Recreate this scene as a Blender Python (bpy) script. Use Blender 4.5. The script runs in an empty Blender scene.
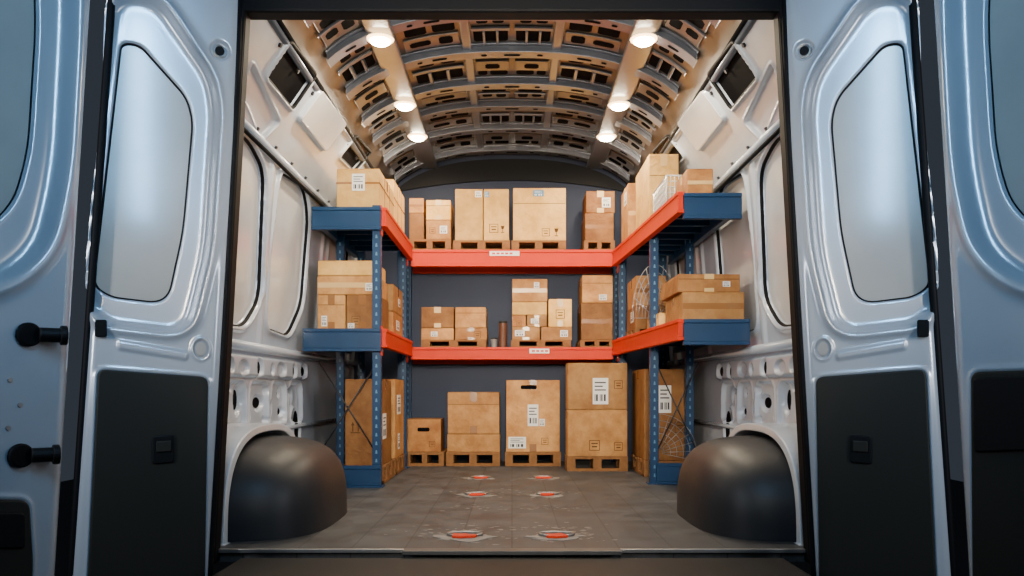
import bpy, math, random
import numpy as np
from mathutils import Vector
C = bpy.context.scene.collection
F = 800.0; CZ = 0.62; HY = 390.0
rnd = random.Random(4)
OFF = {}

# ------------------------------------------------------------------ materials
def mat(name, col, rough=.5, metal=0., coat=0., noise=0., nscale=8., bump=0., bscale=60., emit=None, estr=0., spec=.5):
    m = bpy.data.materials.new(name); m.use_nodes = True
    nt = m.node_tree; b = nt.nodes['Principled BSDF']
    b.inputs['Base Color'].default_value = (*col, 1)
    b.inputs['Roughness'].default_value = rough
    b.inputs['Metallic'].default_value = metal
    b.inputs['Coat Weight'].default_value = coat
    b.inputs['Coat Roughness'].default_value = .12
    b.inputs['Specular IOR Level'].default_value = spec
    tc = nt.nodes.new('ShaderNodeTexCoord')
    if noise:
        n = nt.nodes.new('ShaderNodeTexNoise'); n.inputs['Scale'].default_value = nscale; n.inputs['Detail'].default_value = 6
        r = nt.nodes.new('ShaderNodeMix'); r.data_type = 'RGBA'
        nt.links.new(tc.outputs['Object'], n.inputs['Vector'])
        nt.links.new(n.outputs['Fac'], r.inputs[0])
        r.inputs[6].default_value = (*[c*(1-noise) for c in col], 1)
        r.inputs[7].default_value = (*[min(1, c*(1+noise)) for c in col], 1)
        nt.links.new(r.outputs[2], b.inputs['Base Color'])
    if bump:
        n2 = nt.nodes.new('ShaderNodeTexNoise'); n2.inputs['Scale'].default_value = bscale; n2.inputs['Detail'].default_value = 4
        bp = nt.nodes.new('ShaderNodeBump'); bp.inputs['Strength'].default_value = bump; bp.inputs['Distance'].default_value = .01
        nt.links.new(tc.outputs['Object'], n2.inputs['Vector'])
        nt.links.new(n2.outputs['Fac'], bp.inputs['Height']); nt.links.new(bp.outputs['Normal'], b.inputs['Normal'])
    if emit:
        b.inputs['Emission Color'].default_value = (*emit, 1); b.inputs['Emission Strength'].default_value = estr
    return m

def card_mat(name, a, bcol):
    m = bpy.data.materials.new(name); m.use_nodes = True
    nt = m.node_tree; b = nt.nodes['Principled BSDF']; L = nt.links
    tc = nt.nodes.new('ShaderNodeTexCoord'); oi = nt.nodes.new('ShaderNodeObjectInfo')
    va = nt.nodes.new('ShaderNodeVectorMath'); va.operation = 'ADD'
    L.new(tc.outputs['Object'], va.inputs[0]); L.new(oi.outputs['Location'], va.inputs[1])
    n = nt.nodes.new('ShaderNodeTexNoise'); n.inputs['Scale'].default_value = 7; n.inputs['Detail'].default_value = 10; n.inputs['Roughness'].default_value = .65
    L.new(va.outputs[0], n.inputs['Vector'])
    rp = nt.nodes.new('ShaderNodeMapRange'); rp.inputs[1].default_value = .36; rp.inputs[2].default_value = .64
    L.new(n.outputs['Fac'], rp.inputs[0])
    mx = nt.nodes.new('ShaderNodeMix'); mx.data_type = 'RGBA'
    mx.inputs[6].default_value = (*a, 1); mx.inputs[7].default_value = (*bcol, 1)
    L.new(rp.outputs[0], mx.inputs[0])
    hs = nt.nodes.new('ShaderNodeHueSaturation')
    mr = nt.nodes.new('ShaderNodeMapRange'); mr.inputs[3].default_value = .60; mr.inputs[4].default_value = 1.18
    L.new(oi.outputs['Random'], mr.inputs[0]); L.new(mr.outputs[0], hs.inputs['Value'])
    L.new(mx.outputs[2], hs.inputs['Color']); L.new(hs.outputs[0], b.inputs['Base Color'])
    w = nt.nodes.new('ShaderNodeTexNoise'); w.inputs['Scale'].default_value = 11; w.inputs['Distortion'].default_value = 1.5
    L.new(va.outputs[0], w.inputs['Vector'])
    bp = nt.nodes.new('ShaderNodeBump'); bp.inputs['Strength'].default_value = .4; bp.inputs['Distance'].default_value = .018
    L.new(w.outputs['Fac'], bp.inputs['Height']); L.new(bp.outputs['Normal'], b.inputs['Normal'])
    b.inputs['Roughness'].default_value = .6; b.inputs['Specular IOR Level'].default_value = .25
    return m

M = {
 'paint': mat('white_paint', (.55,.58,.62), .3, .0, .5, .05, 3),
 'wall': mat('inner_paint', (.52,.57,.64), .26, .1, .7, .16, 4),
 'door': mat('door_paint', (.50,.54,.60), .22, .25, .9, .08, 3),
 'glass': mat('frosted_pane', (.40,.38,.35), .2, .0, .6, .35, 2.2),
 'pane': mat('side_pane', (.66,.66,.66), .25, .0, .6, .2, 2.5),
 'rubber': mat('black_rubber', (.005,.005,.006), .6, spec=.15),
 'blackplastic': mat('dark_plastic', (.016,.0155,.012), .55, bump=.05, bscale=200, spec=.3),
 'archplastic': mat('arch_plastic', (.017,.018,.021), .46, coat=.0, bump=.08, bscale=22, noise=.25, nscale=5, spec=.4),
 'hole': mat('dark_hole', (.003,.003,.004), .8, spec=.05),
 'blue': mat('rack_blue', (.002,.032,.095), .42, .0, .15, .15, 12, spec=.3),
 'posthole': mat('post_slot', (.08,.20,.32), .5),
 'bluedk': mat('deck_blue', (.003,.015,.04), .5, .0, 0, .2, 12, spec=.3),
 'red': mat('beam_red', (.58,.026,.0015), .5, .0, .0, .1, 10, spec=.2),
 'wood': mat('pallet_wood', (.24,.11,.04), .75, noise=.45, nscale=20, spec=.2),
 'tape': mat('brown_tape', (.26,.105,.026), .25),
 'ctape': mat('pale_tape', (.66,.42,.17), .25),
 'label': mat('label_paper', (.80,.79,.76), .6),
 'ink': mat('ink', (.03,.03,.035), .6),
 'print': mat('box_print', (.10,.045,.015), .7, spec=.1),
 'bluelabel': mat('blue_sticker', (.05,.22,.42), .5),
 'redink': mat('red_sticker', (.6,.03,.02), .5),
 'roof': mat('roof_skin', (.15,.12,.092), .30, .65, 0, .6, 6),
 'frame': mat('roof_pressing', (.17,.155,.14), .28, .6, .1, .5, 8),
 'rib': mat('roof_rib', (.175,.19,.225), .28, .5, .3, .2, 9),
 'ribdk': mat('roof_trim_dark', (.04,.04,.045), .4, .5),
 'bulk': mat('bulkhead_blue_grey', (.034,.046,.085), .55, .0, 0, .15, 3, spec=.25),
 'black': mat('black_trim', (.005,.005,.006), .5, spec=.2),
 'steel': mat('steel', (.34,.33,.32), .35, .8, 0, .25, 20),
 'wire': mat('galvanised_wire', (.60,.60,.58), .35, .5),
 'orange': mat('orange_latch', (.66,.04,.008), .5, spec=.2),
 'scuff': mat('scuffed_plate', (.20,.19,.18), .5, .1, 0, .6, 30),
 'sill': mat('sill_steel', (.10,.098,.095), .45, .5, 0, .35, 14),
 'lamp': mat('lamp_glow', (1,.9,.7), .4, emit=(1,.86,.62), estr=90),
 'lamphalo': mat('lamp_halo_glow', (.8,.5,.25), .4, emit=(1,.62,.28), estr=10),  # orange emission stands for the halo round each lamp
 'asphalt': mat('asphalt', (.01,.01,.012), .8, bump=.5, bscale=80),
 'white_card': mat('pale_card', (.50,.38,.25), .7, noise=.2),
 'tube': mat('brown_tube', (.10,.035,.015), .5),
}
CARD = [card_mat('cardboard_a', (.38,.165,.045), (.58,.30,.10)),
        card_mat('cardboard_b', (.64,.35,.085), (.86,.51,.16)),
        card_mat('cardboard_c', (.27,.105,.028), (.44,.20,.060))]
# floor
def floor_mat():
    m = bpy.data.materials.new('floor_vinyl'); m.use_nodes = True
    nt = m.node_tree; b = nt.nodes['Principled BSDF']; L = nt.links
    tc = nt.nodes.new('ShaderNodeTexCoord'); mp = nt.nodes.new('ShaderNodeMapping'); mp.inputs['Rotation'].default_value = (0,0,math.pi/2)
    br = nt.nodes.new('ShaderNodeTexBrick'); br.inputs['Scale'].default_value = 1.0
    br.inputs['Brick Width'].default_value = .9; br.inputs['Row Height'].default_value = .21; br.inputs['Mortar Size'].default_value = .003
    br.inputs['Color1'].default_value = (.038,.040,.043,1); br.inputs['Color2'].default_value = (.048,.049,.051,1); br.inputs['Mortar'].default_value = (.016,.016,.017,1)
    L.new(tc.outputs['Object'], mp.inputs[0]); L.new(mp.outputs[0], br.inputs['Vector'])
    n = nt.nodes.new('ShaderNodeTexNoise'); n.inputs['Scale'].default_value = 5; n.inputs['Detail'].default_value = 12; n.inputs['Roughness'].default_value = .78
    L.new(tc.outputs['Object'], n.inputs['Vector'])
    m1 = nt.nodes.new('ShaderNodeMapRange'); m1.inputs[1].default_value = .33; m1.inputs[2].default_value = .67; m1.inputs[3].default_value = .45; m1.inputs[4].default_value = 1.9
    L.new(n.outputs['Fac'], m1.inputs[0])
    h = nt.nodes.new('ShaderNodeHueSaturation'); L.new(br.outputs['Color'], h.inputs['Color']); L.new(m1.outputs[0], h.inputs['Value'])
    L.new(h.outputs[0], b.inputs['Base Color'])
    mr = nt.nodes.new('ShaderNodeMapRange'); mr.inputs[3].default_value = .3; mr.inputs[4].default_value = .7
    L.new(n.outputs['Fac'], mr.inputs[0]); L.new(mr.outputs[0], b.inputs['Roughness'])
    b.inputs['Specular IOR Level'].default_value = .35
    return m
M['floor'] = floor_mat()

# ------------------------------------------------------------------ helpers
def thing(name, label=None, cat=None, loc=(0,0,0), group=None, kind=None):
    o = bpy.data.objects.new(name, None); o.empty_display_size = .1; C.objects.link(o); o.location = loc
    OFF[o.name] = np.array(loc, float)
    if label: o['label'] = label
    if cat: o['category'] = cat
    if group: o['group'] = group
    if kind: o['kind'] = kind
    return o

class MB:
    def __init__(s): s.v = []; s.f = []
    def add(s, vs, fs):
        k = len(s.v); s.v += [tuple(map(float, v)) for v in vs]; s.f += [tuple(i+k for i in f) for f in fs]; return s
    def box(s, x0,x1,y0,y1,z0,z1):
        return s.add([(x0,y0,z0),(x1,y0,z0),(x1,y1,z0),(x0,y1,z0),(x0,y0,z1),(x1,y0,z1),(x1,y1,z1),(x0,y1,z1)],
          [(0,3,2,1),(4,5,6,7),(0,1,5,4),(1,2,6,5),(2,3,7,6),(3,0,4,7)])
    def prism(s, pts, z0, z1):
        n = len(pts)
        a = sum(pts[i][0]*pts[(i+1)%n][1]-pts[(i+1)%n][0]*pts[i][1] for i in range(n))
        if a < 0: pts = pts[::-1]
        return s.add([(x,y,z0) for x,y in pts]+[(x,y,z1) for x,y in pts],
          [tuple(range(n))[::-1], tuple(range(n,2*n))]+[(i,(i+1)%n,n+(i+1)%n,n+i) for i in range(n)])
    def beam(s, p0, p1, w, z0, z1, side=0):
        d = Vector((p1[0]-p0[0], p1[1]-p0[1])).normalized(); n = Vector((-d.y, d.x))
        a = -w/2+side; b = w/2+side
        return s.prism([(p0[0]+n.x*a,p0[1]+n.y*a),(p1[0]+n.x*a,p1[1]+n.y*a),(p1[0]+n.x*b,p1[1]+n.y*b),(p0[0]+n.x*b,p0[1]+n.y*b)], z0, z1)
    def tube(s, pts, r, closed=False, seg=8):
        pts = [Vector(p) for p in pts]; n = len(pts); vs = []; fs = []
        up = None
        for i, p in enumerate(pts):
            a = pts[(i-1)%n] if (closed or i > 0) else p
            b = pts[(i+1)%n] if (closed or i < n-1) else p
            t = (b-a).normalized()
            if up is None:
                up = t.orthogonal().normalized()
            up = (up - t*up.dot(t)).normalized(); w = t.cross(up)
            for k in range(seg):
                an = 2*math.pi*k/seg
                vs.append(p + (up*math.cos(an)+w*math.sin(an))*r)
        m = n if closed else n-1
        for i in range(m):
            for k in range(seg):
                a = i*seg+k; b = i*seg+(k+1)%seg; c = ((i+1)%n)*seg+(k+1)%seg; d = ((i+1)%n)*seg+k
                fs.append((a,b,c,d))
        if not closed:
            fs.append(tuple(range(seg))[::-1]); fs.append(tuple(range((n-1)*seg, n*seg)))
        return s.add(vs, fs)
    def cyl(s, c, axis, r, L, seg=24, r2=None):
        c = Vector(c); ax = Vector(axis).normalized(); u = ax.orthogonal().normalized(); w = ax.cross(u)
        r2 = r if r2 is None else r2; vs = []
        for q, rr in ((0,r),(L,r2)):
            for k in range(seg):
                a = 2*math.pi*k/seg; vs.append(c+ax*q+(u*math.cos(a)+w*math.sin(a))*rr)
        return s.add(vs, [tuple(range(seg))[::-1], tuple(range(seg,2*seg))]+[(k,(k+1)%seg,seg+(k+1)%seg,seg+k) for k in range(seg)])
    def build(s, name, m, parent=None, bevel=0, smooth=False, bseg=2):
        off = OFF.get(parent.name, np.zeros(3)) if parent else np.zeros(3)
        me = bpy.data.meshes.new(name)
        me.from_pydata([(v[0]-off[0], v[1]-off[1], v[2]-off[2]) for v in s.v], [], s.f)
        me.materials.append(m)
        o = bpy.data.objects.new(name, me); C.objects.link(o)
        if parent: o.parent = parent
        OFF[o.name] = off
        if smooth:
            me.polygons.foreach_set('use_smooth', [True]*len(me.polygons))
        me.update()
        if bevel:
            md = o.modifiers.new('bevel', 'BEVEL'); md.width = bevel; md.segments = bseg; md.limit_method = 'ANGLE'; md.angle_limit = math.radians(40)
        return o

class Plane:
    def __init__(s, O, U, V):
        s.O = np.array(O, float); s.U = np.array(U, float); s.U /= np.linalg.norm(s.U)
        V = np.array(V, float); V = V - s.U*V.dot(s.U); s.V = V/np.linalg.norm(V)
        s.N = np.cross(s.U, s.V); s.flip = False
        if s.N.dot(np.array([0,0,CZ]) - s.O) < 0: s.N = -s.N; s.flip = True
    def px(s, px, py):
        d = np.array([(px-512)/F, 1, (HY-py)/F]); c = np.array([0,0,CZ])
        t = (s.O-c).dot(s.N)/d.dot(s.N); p = c+d*t-s.O
        return (p.dot(s.U), p.dot(s.V))
    def w(s, u, v, h=0): return s.O + s.U*u + s.V*v + s.N*h

def round_poly(pts, r, seg=6):
    n = len(pts); out = []
    for i in range(n):
        p = np.array(pts[i]); a = np.array(pts[i-1])-p; b = np.array(pts[(i+1)%n])-p
        la = np.linalg.norm(a); lb = np.linalg.norm(b)
        t = min(r, la*.48, lb*.48); A = p+a/la*t; B = p+b/lb*t
        for k in range(seg+1):
            q = k/seg; out.append(tuple((1-q)**2*A+2*q*(1-q)*p+q*q*B))
    return out

def sdf(poly, U, V):
    n = len(poly); d = np.full(U.shape, 1e9); inside = np.zeros(U.shape, bool)
    for i in range(n):
        x0,y0 = poly[i]; x1,y1 = poly[(i+1)%n]
        ex,ey = x1-x0, y1-y0; L = ex*ex+ey*ey
        if L < 1e-12: continue
        wx,wy = U-x0, V-y0; t = np.clip((wx*ex+wy*ey)/L, 0, 1)
        d = np.minimum(d, (wx-ex*t)**2+(wy-ey*t)**2)
        cond = (y0 > V) != (y1 > V)
        if abs(ey) > 1e-12:
            inside ^= cond & (U < (x1-x0)*(V-y0)/ey+x0)
    d = np.sqrt(d); return np.where(inside, -d, d)

def relief(name, m, parent, pl, v0, v1, L, R, nu, nv, feats, thick=.03, edge=.0, rim=None):
    """L,R: functions v -> u at the two sides"""
    vs = np.linspace(v0, v1, nv); S = np.linspace(0, 1, nu)
    V, SS = np.meshgrid(vs, S, indexing='ij')
    UL = np.vectorize(L)(V); UR = np.vectorize(R)(V); U = UL+(UR-UL)*SS
    H = np.zeros_like(U)
    for ft in feats:
        d = sdf(ft[1], U, V)
        if ft[0] == 'pit':
            t = np.clip(.5 - d/ft[3], 0, 1); H += ft[2]*t*t*(3-2*t)
        else:
            H += ft[2]*np.exp(-(d/ft[3])**2)
    if edge:
        de = np.minimum(SS, 1-SS)*np.abs(UR-UL); t = np.clip(de/edge, 0, 1); H += -edge*.8*(1-np.sqrt(1-(1-t)**2))
    off = OFF.get(parent.name, np.zeros(3)) if parent else np.zeros(3)
    P = pl.O[None,None]+pl.U*U[...,None]+pl.V*V[...,None]+pl.N*H[...,None]-off
    idx = np.arange(nu*nv).reshape(nv, nu)
    a,b,c,d = idx[:-1,:-1],idx[:-1,1:],idx[1:,1:],idx[1:,:-1]
    q = np.stack([a,b,c,d] if not pl.flip else [a,d,c,b], -1).reshape(-1,4)
    me = bpy.data.meshes.new(name); me.from_pydata(P.reshape(-1,3).tolist(), [], q.tolist()); me.materials.append(m)
    me.polygons.foreach_set('use_smooth', [True]*len(me.polygons)); me.update()
    o = bpy.data.objects.new(name, me); C.objects.link(o)
    if parent: o.parent = parent
    OFF[o.name] = off
    if thick:
        md = o.modifiers.new('solid', 'SOLIDIFY'); md.thickness = thick; md.offset = -1
        if rim: me.materials.append(rim); md.material_offset_rim = 1
    return o

def plate(name, m, parent, pl, pts, h0, h1, bevel=.003):
    n = len(pts); mb = MB()
    a = sum(pts[i][0]*pts[(i+1)%n][1]-pts[(i+1)%n][0]*pts[i][1] for i in range(n))
    if (a < 0) != pl.flip: pts = pts[::-1]
    mb.add([pl.w(u,v,h0) for u,v in pts]+[pl.w(u,v,h1) for u,v in pts],
      [tuple(range(n))[::-1], tuple(range(n,2*n))]+[(i,(i+1)%n,n+(i+1)%n,n+i) for i in range(n)])
    return mb.build(name, m, parent, bevel)

def ring(name, m, parent, pl, pts, h, r):
    return MB().tube([pl.w(u,v,h) for u,v in pts], r, True).build(name, m, parent, smooth=True)

def circ(c, r, ry=None, n=20):
    ry = ry or r
    return [(c[0]+r*math.cos(2*math.pi*k/n), c[1]+ry*math.sin(2*math.pi*k/n)) for k in range(n)]

# ------------------------------------------------------------------ shell: ground, floor, walls, ceiling
WX, HX, RX, RZ = 1.38, 1.30, 1.09, 2.30
MB().box(-6,6,-4,12,-.62,-.6).build('ground', M['asphalt'])['kind'] = 'structure'
fl = thing('floor', kind='structure')
MB().box(-WX,WX,3.12,7.02,-.05,0).build('floor_board', M['floor'], fl)
MB().box(-1.15,-.42,3.100,3.12,-.012,.003).build('sill_strip', M['steel'], fl, .002)
MB().box(.42,1.15,3.100,3.12,-.012,.003).build('sill_strip', M['steel'], fl, .002)
MB().box(-.42,.42,3.06,3.12,-.012,.004).build('sill_plate', M['sill'], fl, .002)
bp_ = thing('rear_bumper', 'black plastic step bumper below the load floor sill', 'bumper', (0,2.9,-.45))
MB().box(-1.04,1.04,2.74,3.06,-.40,-.020).build('bumper_body', M['black'], bp_, .012, bseg=3)
MB().box(-.9,.9,2.735,2.745,-.30,-.12).build('bumper_insert', M['rubber'], bp_, .004)

for s, nm in ((-1,'left'), (1,'right')):
    m_ = (lambda p: p) if s < 0 else (lambda p: 1024-p)
    W = thing('wall_'+nm, kind='structure')
    lo = Plane((s*WX,3.12,0), (0,1,0), (0,0,1))
    feats = []; holes = []
    def hole(Yh, zz, rx, rz, d=-.018, dark=True):
        c = (Yh-3.12, zz); feats.append(('pit', circ(c, rx*1.5, rz*1.5), d, .014))
        if dark: holes.append(circ(c, rx, rz))
    for Yh, zz, rx, rz, dk in ((3.64,.735,.055,.032,1),(3.86,.74,.022,.022,1),(4.04,.735,.05,.024,0),(4.30,.74,.034,.034,1),(4.52,.735,.020,.020,1),(4.70,.74,.060,.026,0),(4.98,.735,.03,.03,1),(5.2,.74,.05,.03,1),
                               (3.62,.55,.030,.045,0),(3.76,.60,.016,.016,1),(3.88,.50,.05,.026,1),(4.08,.57,.036,.052,1),(4.24,.62,.014,.014,1),(4.26,.48,.016,.016,1),(4.42,.55,.06,.03,1),(4.62,.52,.030,.046,1),(4.80,.60,.018,.018,1),(4.84,.49,.034,.02,1),(5.04,.58,.04,.03,0),
                               (3.70,.46,.014,.014,1),(3.98,.63,.012,.012,1),(4.52,.62,.014,.014,1),(4.52,.45,.02,.012,1),(4.94,.62,.014,.014,1)):
        hole(Yh, zz, rx, rz, dark=bool(dk))
    holes.append(circ((5.08-3.12,.36), .07, .13)); feats.append(('ring', circ((5.08-3.12,.36), .085, .15), .02, .012))
    for (u0,u1) in ((.36,.66),(.70,1.04),(1.08,1.42),(1.46,1.78),(1.82,2.15)):
        feats.append(('pit', round_poly([(u0,.42),(u1,.42),(u1-.02,.665),(u0+.02,.665)], .06), -.022, .02))
        feats.append(('ring', round_poly([(u0,.42),(u1,.42),(u1-.02,.665),(u0+.02,.665)], .06), .010, .012))
    feats.append(('pit', round_poly([(.25,.69),(2.2,.69),(2.2,.80),(.25,.80)], .03), .030, .02))
    relief('lower_panel', M['wall'], W, lo, 0, .86, lambda v: 0, lambda v: 3.88, 460, 120, feats, .05)
    hm = MB()
    for h_ in holes:
        n = len(h_); hh = .0145 if h_[0][1] > .69 else (-.036 if h_[0][1] > .43 else .004)
        hm.add([lo.w(u,v,hh) for u,v in h_], [tuple(range(n))])
    hm.build('access_holes', M['hole'], W)
    MB().tube([(s*(WX-.015),3.13,.845),(s*(WX-.015),7.0,.845)], .026).build('waist_rail', M['wall'], W, smooth=True)
    MB().tube([(s*(WX-.015),3.13,.39),(s*(WX-.015),7.0,.39)], .014).build('lower_rail', M['wall'], W, smooth=True)
    up = Plane((s*WX,3.12,.86), (0,1,0), (-s*(WX-HX),0,1.04))
    VL = math.hypot(WX-HX,1.04)
    q = lambda L_: [up.px(m_(a), b) for a, b in L_]
    w1 = round_poly(q([(195,100),(250,140),(265,170),(260,300),(244,328),(190,320)]), .10)
    w2 = round_poly(q([(279,170),(304,186),(309,215),(302,305),(288,337),(264,328),(269,250)]), .10)
    w3 = round_poly([(2.6,.15),(3.3,.15),(3.3,.90),(2.6,.90)], .1)
    ft = []
    for w in (w1,w2,w3):
        ft.append(('pit', w, -.040, .026)); ft.append(('ring', w, .026, .022))
    for yy in (1.08, 2.30, 3.45):
        ft.append(('pit', round_poly([(yy+.12,.0),(yy+.18,.0),(yy+.18,1.0),(yy+.12,1.0)], .02), .014, .02))
    relief('upper_panel', M['wall'], W, up, 0, VL, lambda v: 0, lambda v: 3.88, 420, 130, ft, .02)
    for i, w in enumerate((w1,w2,w3)):
        wn = thing('window_%d' % ((1 if s < 0 else 4)+i), kind='structure')
        plate('pane', M['pane'], wn, up, w, -.034, -.024, 0)
        ring('gasket', M['rubber'], wn, up, w, -.010, .012)
    # roof rail panel with the square openings
    hd = Plane((s*HX,3.12,1.9), (0,1,0), (-s*(HX-RX),0,RZ-1.9)); HL = math.hypot(HX-RX,RZ-1.9)
    q = lambda L_: [hd.px(m_(a), b) for a, b in L_]
    o1 = round_poly(q([(264,76),(289,40),(315,74),(291,109)]), .03)
    o2 = round_poly(q([(338,156),(355,135),(370,152),(353,171)]), .03)
    p1 = round_poly(q([(296,118),(318,88),(343,122),(322,150)]), .03)
    p0 = round_poly(q([(242,92),(252,62),(280,122),(262,140)]), .03)
    ft = [('pit', o1, -.03, .02), ('ring', o1, .030, .016), ('pit', o2, -.03, .02), ('ring', o2, .030, .016), ('pit', p1, .026, .015), ('ring', p1, .014, .01), ('pit', p0, -.022, .02), ('ring', p0, .012, .012)]
    relief('roof_rail_panel', M['wall'], W, hd, 0, HL, lambda v: 0, lambda v: 3.88, 460, 80, ft, .02)
    for o_ in (o1,o2):
        plate('opening', M['hole'], W, hd, o_, -.025, -.012, 0)
        ring('opening_trim', M['rubber'], W, hd, o_, .006, .011)
    plate('cover_panel', M['pane'], W, hd, p1, .012, .032, .004)
    MB().tube([(s*(HX-.01),3.13,1.9),(s*(HX-.01),7.0,1.9)], .022).build('cornice_rail', M['wall'], W, smooth=True)
    MB().tube([(s*(HX-.022),3.13,1.862),(s*(HX-.022),7.0,1.862)], .011).build('cable_run', M['rubber'], W, smooth=True)
    MB().tube([(s*(RX+.005),3.13,RZ),(s*(RX+.005),7.0,RZ)], .02).build('roof_edge_rail', M['rib'], W, smooth=True)
    MB().tube([(s*(RX-.012),3.13,RZ+.025),(s*(RX-.012),7.0,RZ+.025)], .015).build('cable_run', M['rubber'], W, smooth=True)
    mb = MB()
    for Yb in np.arange(3.4, 6.9, .31):
        u = Yb-3.12
        p = hd.w(u, .04, .0); mb.cyl(p, hd.N, .009, .012, 10)
        p = hd.w(u+.1, HL-.04, .0); mb.cyl(p, hd.N, .011, .012, 10)
    mb.build('bolt_heads', M['ribdk'], W)

# ceiling
def zc(x):
    t = min(1, abs(x)/RX); return RZ+.41*(1-t**2.5)**.62
ce = thing('ceiling', kind='structure')
mb = MB(); NX = 64; xs = [-RX*math.cos(math.pi*i/NX) for i in range(NX+1)]
vs = [(x,Y,zc(x)) for Y in (3.12,7.02) for x in xs]+[(x,Y,zc(x)+.02) for Y in (3.12,7.02) for x in xs]
q1 = NX+1
fs = [(i,q1+i,q1+i+1,i+1) for i in range(NX)]+[(2*q1+i,2*q1+i+1,3*q1+i+1,3*q1+i) for i in range(NX)]
mb.add(vs, fs).build('roof_skin', M['roof'], ce, smooth=True)
RY = [3.42, 3.88, 4.37, 4.87, 5.38, 5.80, 6.30, 6.86]
def arc_band(mb, y0, y1, dz0, dz1, x1=1.0, n=48):
    v = []; f = []
    for i in range(n+1):
        x = x1*math.sin(math.pi/2*(2*i/n-1)) ; z = zc(x)
        v += [(x,y0,z-dz0),(x,y1,z-dz0),(x,y1,z-dz1),(x,y0,z-dz1)]
    for i in range(n):
        for k in range(4):
            a = i*4+k; b = i*4+(k+1)%4; f.append((a,b,b+4,a+4))
    f.append((0,1,2,3)); f.append((n*4+3,n*4+2,n*4+1,n*4))
    mb.add(v, f)
def patch(mb, x0, x1, y0, y1, dz):
    # dark opening with cut corners, following the roof curve
    n = max(2, int(abs(x1-x0)/.04)); xx = np.linspace(x0, x1, n+1); c = min(.014, (y1-y0)*.3, abs(x1-x0)*.2)
    xx = np.concatenate(([x0, x0+c], xx[1:-1], [x1-c, x1])); xx = np.sort(xx)
    yy0 = [y0+c]+[y0]*(len(xx)-2)+[y0+c]; yy1 = [y1-c]+[y1]*(len(xx)-2)+[y1-c]
    for i in range(len(xx)-1):
        a, b = xx[i], xx[i+1]
        mb.add([(a,yy0[i],zc(a)-dz),(b,yy0[i+1],zc(b)-dz),(b,yy1[i+1],zc(b)-dz),(a,yy1[i],zc(a)-dz)], [(0,1,2,3)])
def slab(mb, x0, x1, y0, y1, d0, d1):
    n = max(1, int(abs(x1-x0)/.05)); xx = np.linspace(x0, x1, n+1); v = []; f = []
    for x in xx: v += [(x,y0,zc(x)-d0),(x,y1,zc(x)-d0),(x,y1,zc(x)-d1),(x,y0,zc(x)-d1)]
    for i in range(n):
        for k in range(4): f.append((i*4+k, i*4+(k+1)%4, i*4+4+(k+1)%4, i*4+4+k))
    f += [(0,1,2,3),(n*4+3,n*4+2,n*4+1,n*4)]
    mb.add(v, f)
sl = MB(); st = MB(); g2 = MB()
for i, Y in enumerate(RY):
    mb = MB(); w = .072
    arc_band(mb, Y-w, Y+w, .0, .012); arc_band(mb, Y-w*.66, Y+w*.66, .012, .050)
    mb.build('roof_rib', M['rib'], ce, .008, bseg=3)
    for k, (x, hw) in enumerate(((0,.05),(.17,.018),(.44,.045),(.56,.016),(.88,.03))):
        for sx in ((1,) if x == 0 else (-1,1)):
            a, b = sorted((sx*x-hw, sx*x+hw)); patch(sl, a, b, Y-.012, Y+.014, .052)
for X in (-.72,-.27,.27,.72):
    mb = MB(); w = .028 if abs(X) != .72 else .075
    zz = min(zc(X-w), zc(X+w))
    mb.box(X-w, X+w, 3.15, 7.0, zz-.030, zz-.002)
    mb.build('roof_stringer', M['rib'], ce, .010)
bays = random.Random(8)
for i in range(len(RY)-1):
    y0, y1 = RY[i]+.075, RY[i+1]-.075; d = y1-y0
    for ci, (xa,xb) in enumerate(((.01,.24),(.30,.64),(.80,1.0))):
        kd = 'PQRS'[(i+ci*2+bays.randrange(2)) % 4]
        for sx in (-1,1):
            a, b = sorted((sx*xa, sx*xb)); w = b-a
            L_ = (lambda t: a+w*t) if sx > 0 else (lambda t: b-w*t)
            def P_(mbx, u0, u1, v0, v1, *z):
                p, q_ = sorted((L_(u0), L_(u1))); (patch if len(z) == 1 else slab)(mbx, p, q_, y0+d*v0, y0+d*v1, *z)
            if kd == 'P':
                P_(sl, .08,.46,.08,.46,.003); P_(sl, .56,.92,.08,.46,.003)
                P_(st, .03,.97,.52,.94,.001,.012); P_(sl, .14,.38,.60,.86,.0135); P_(sl, .52,.88,.64,.82,.0135)
            elif kd == 'Q':
                P_(st, .06,.94,.08,.92,.001,.010); P_(sl, .14,.86,.18,.42,.0115); P_(sl, .14,.44,.54,.82,.0115); P_(sl, .56,.86,.58,.78,.0115)
                P_(g2, .02,.98,.44,.50,.010,.022)
            elif kd == 'R':
                P_(sl, .06,.94,.54,.96,.003); P_(g2, .30,.36,.50,.98,.002,.022); P_(g2, .64,.70,.50,.98,.002,.022); P_(g2, .02,.98,.40,.50,.001,.016); P_(sl, .16,.44,.10,.30,.003); P_(sl, .56,.84,.10,.30,.003)
            else:
                P_(st, .04,.96,.30,.70,.001,.014); P_(sl, .08,.36,.04,.24,.003); P_(sl, .44,.92,.04,.24,.003); P_(sl, .08,.58,.76,.96,.003); P_(sl, .66,.92,.76,.96,.003); P_(sl, .30,.70,.40,.60,.0155)
st.build('pressed_flanges', M['frame'], ce, .004, bseg=2); sl.build('roof_slots', M['hole'], ce); g2.build('roof_bridges', M['rib'], ce, .003, bseg=1)

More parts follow.
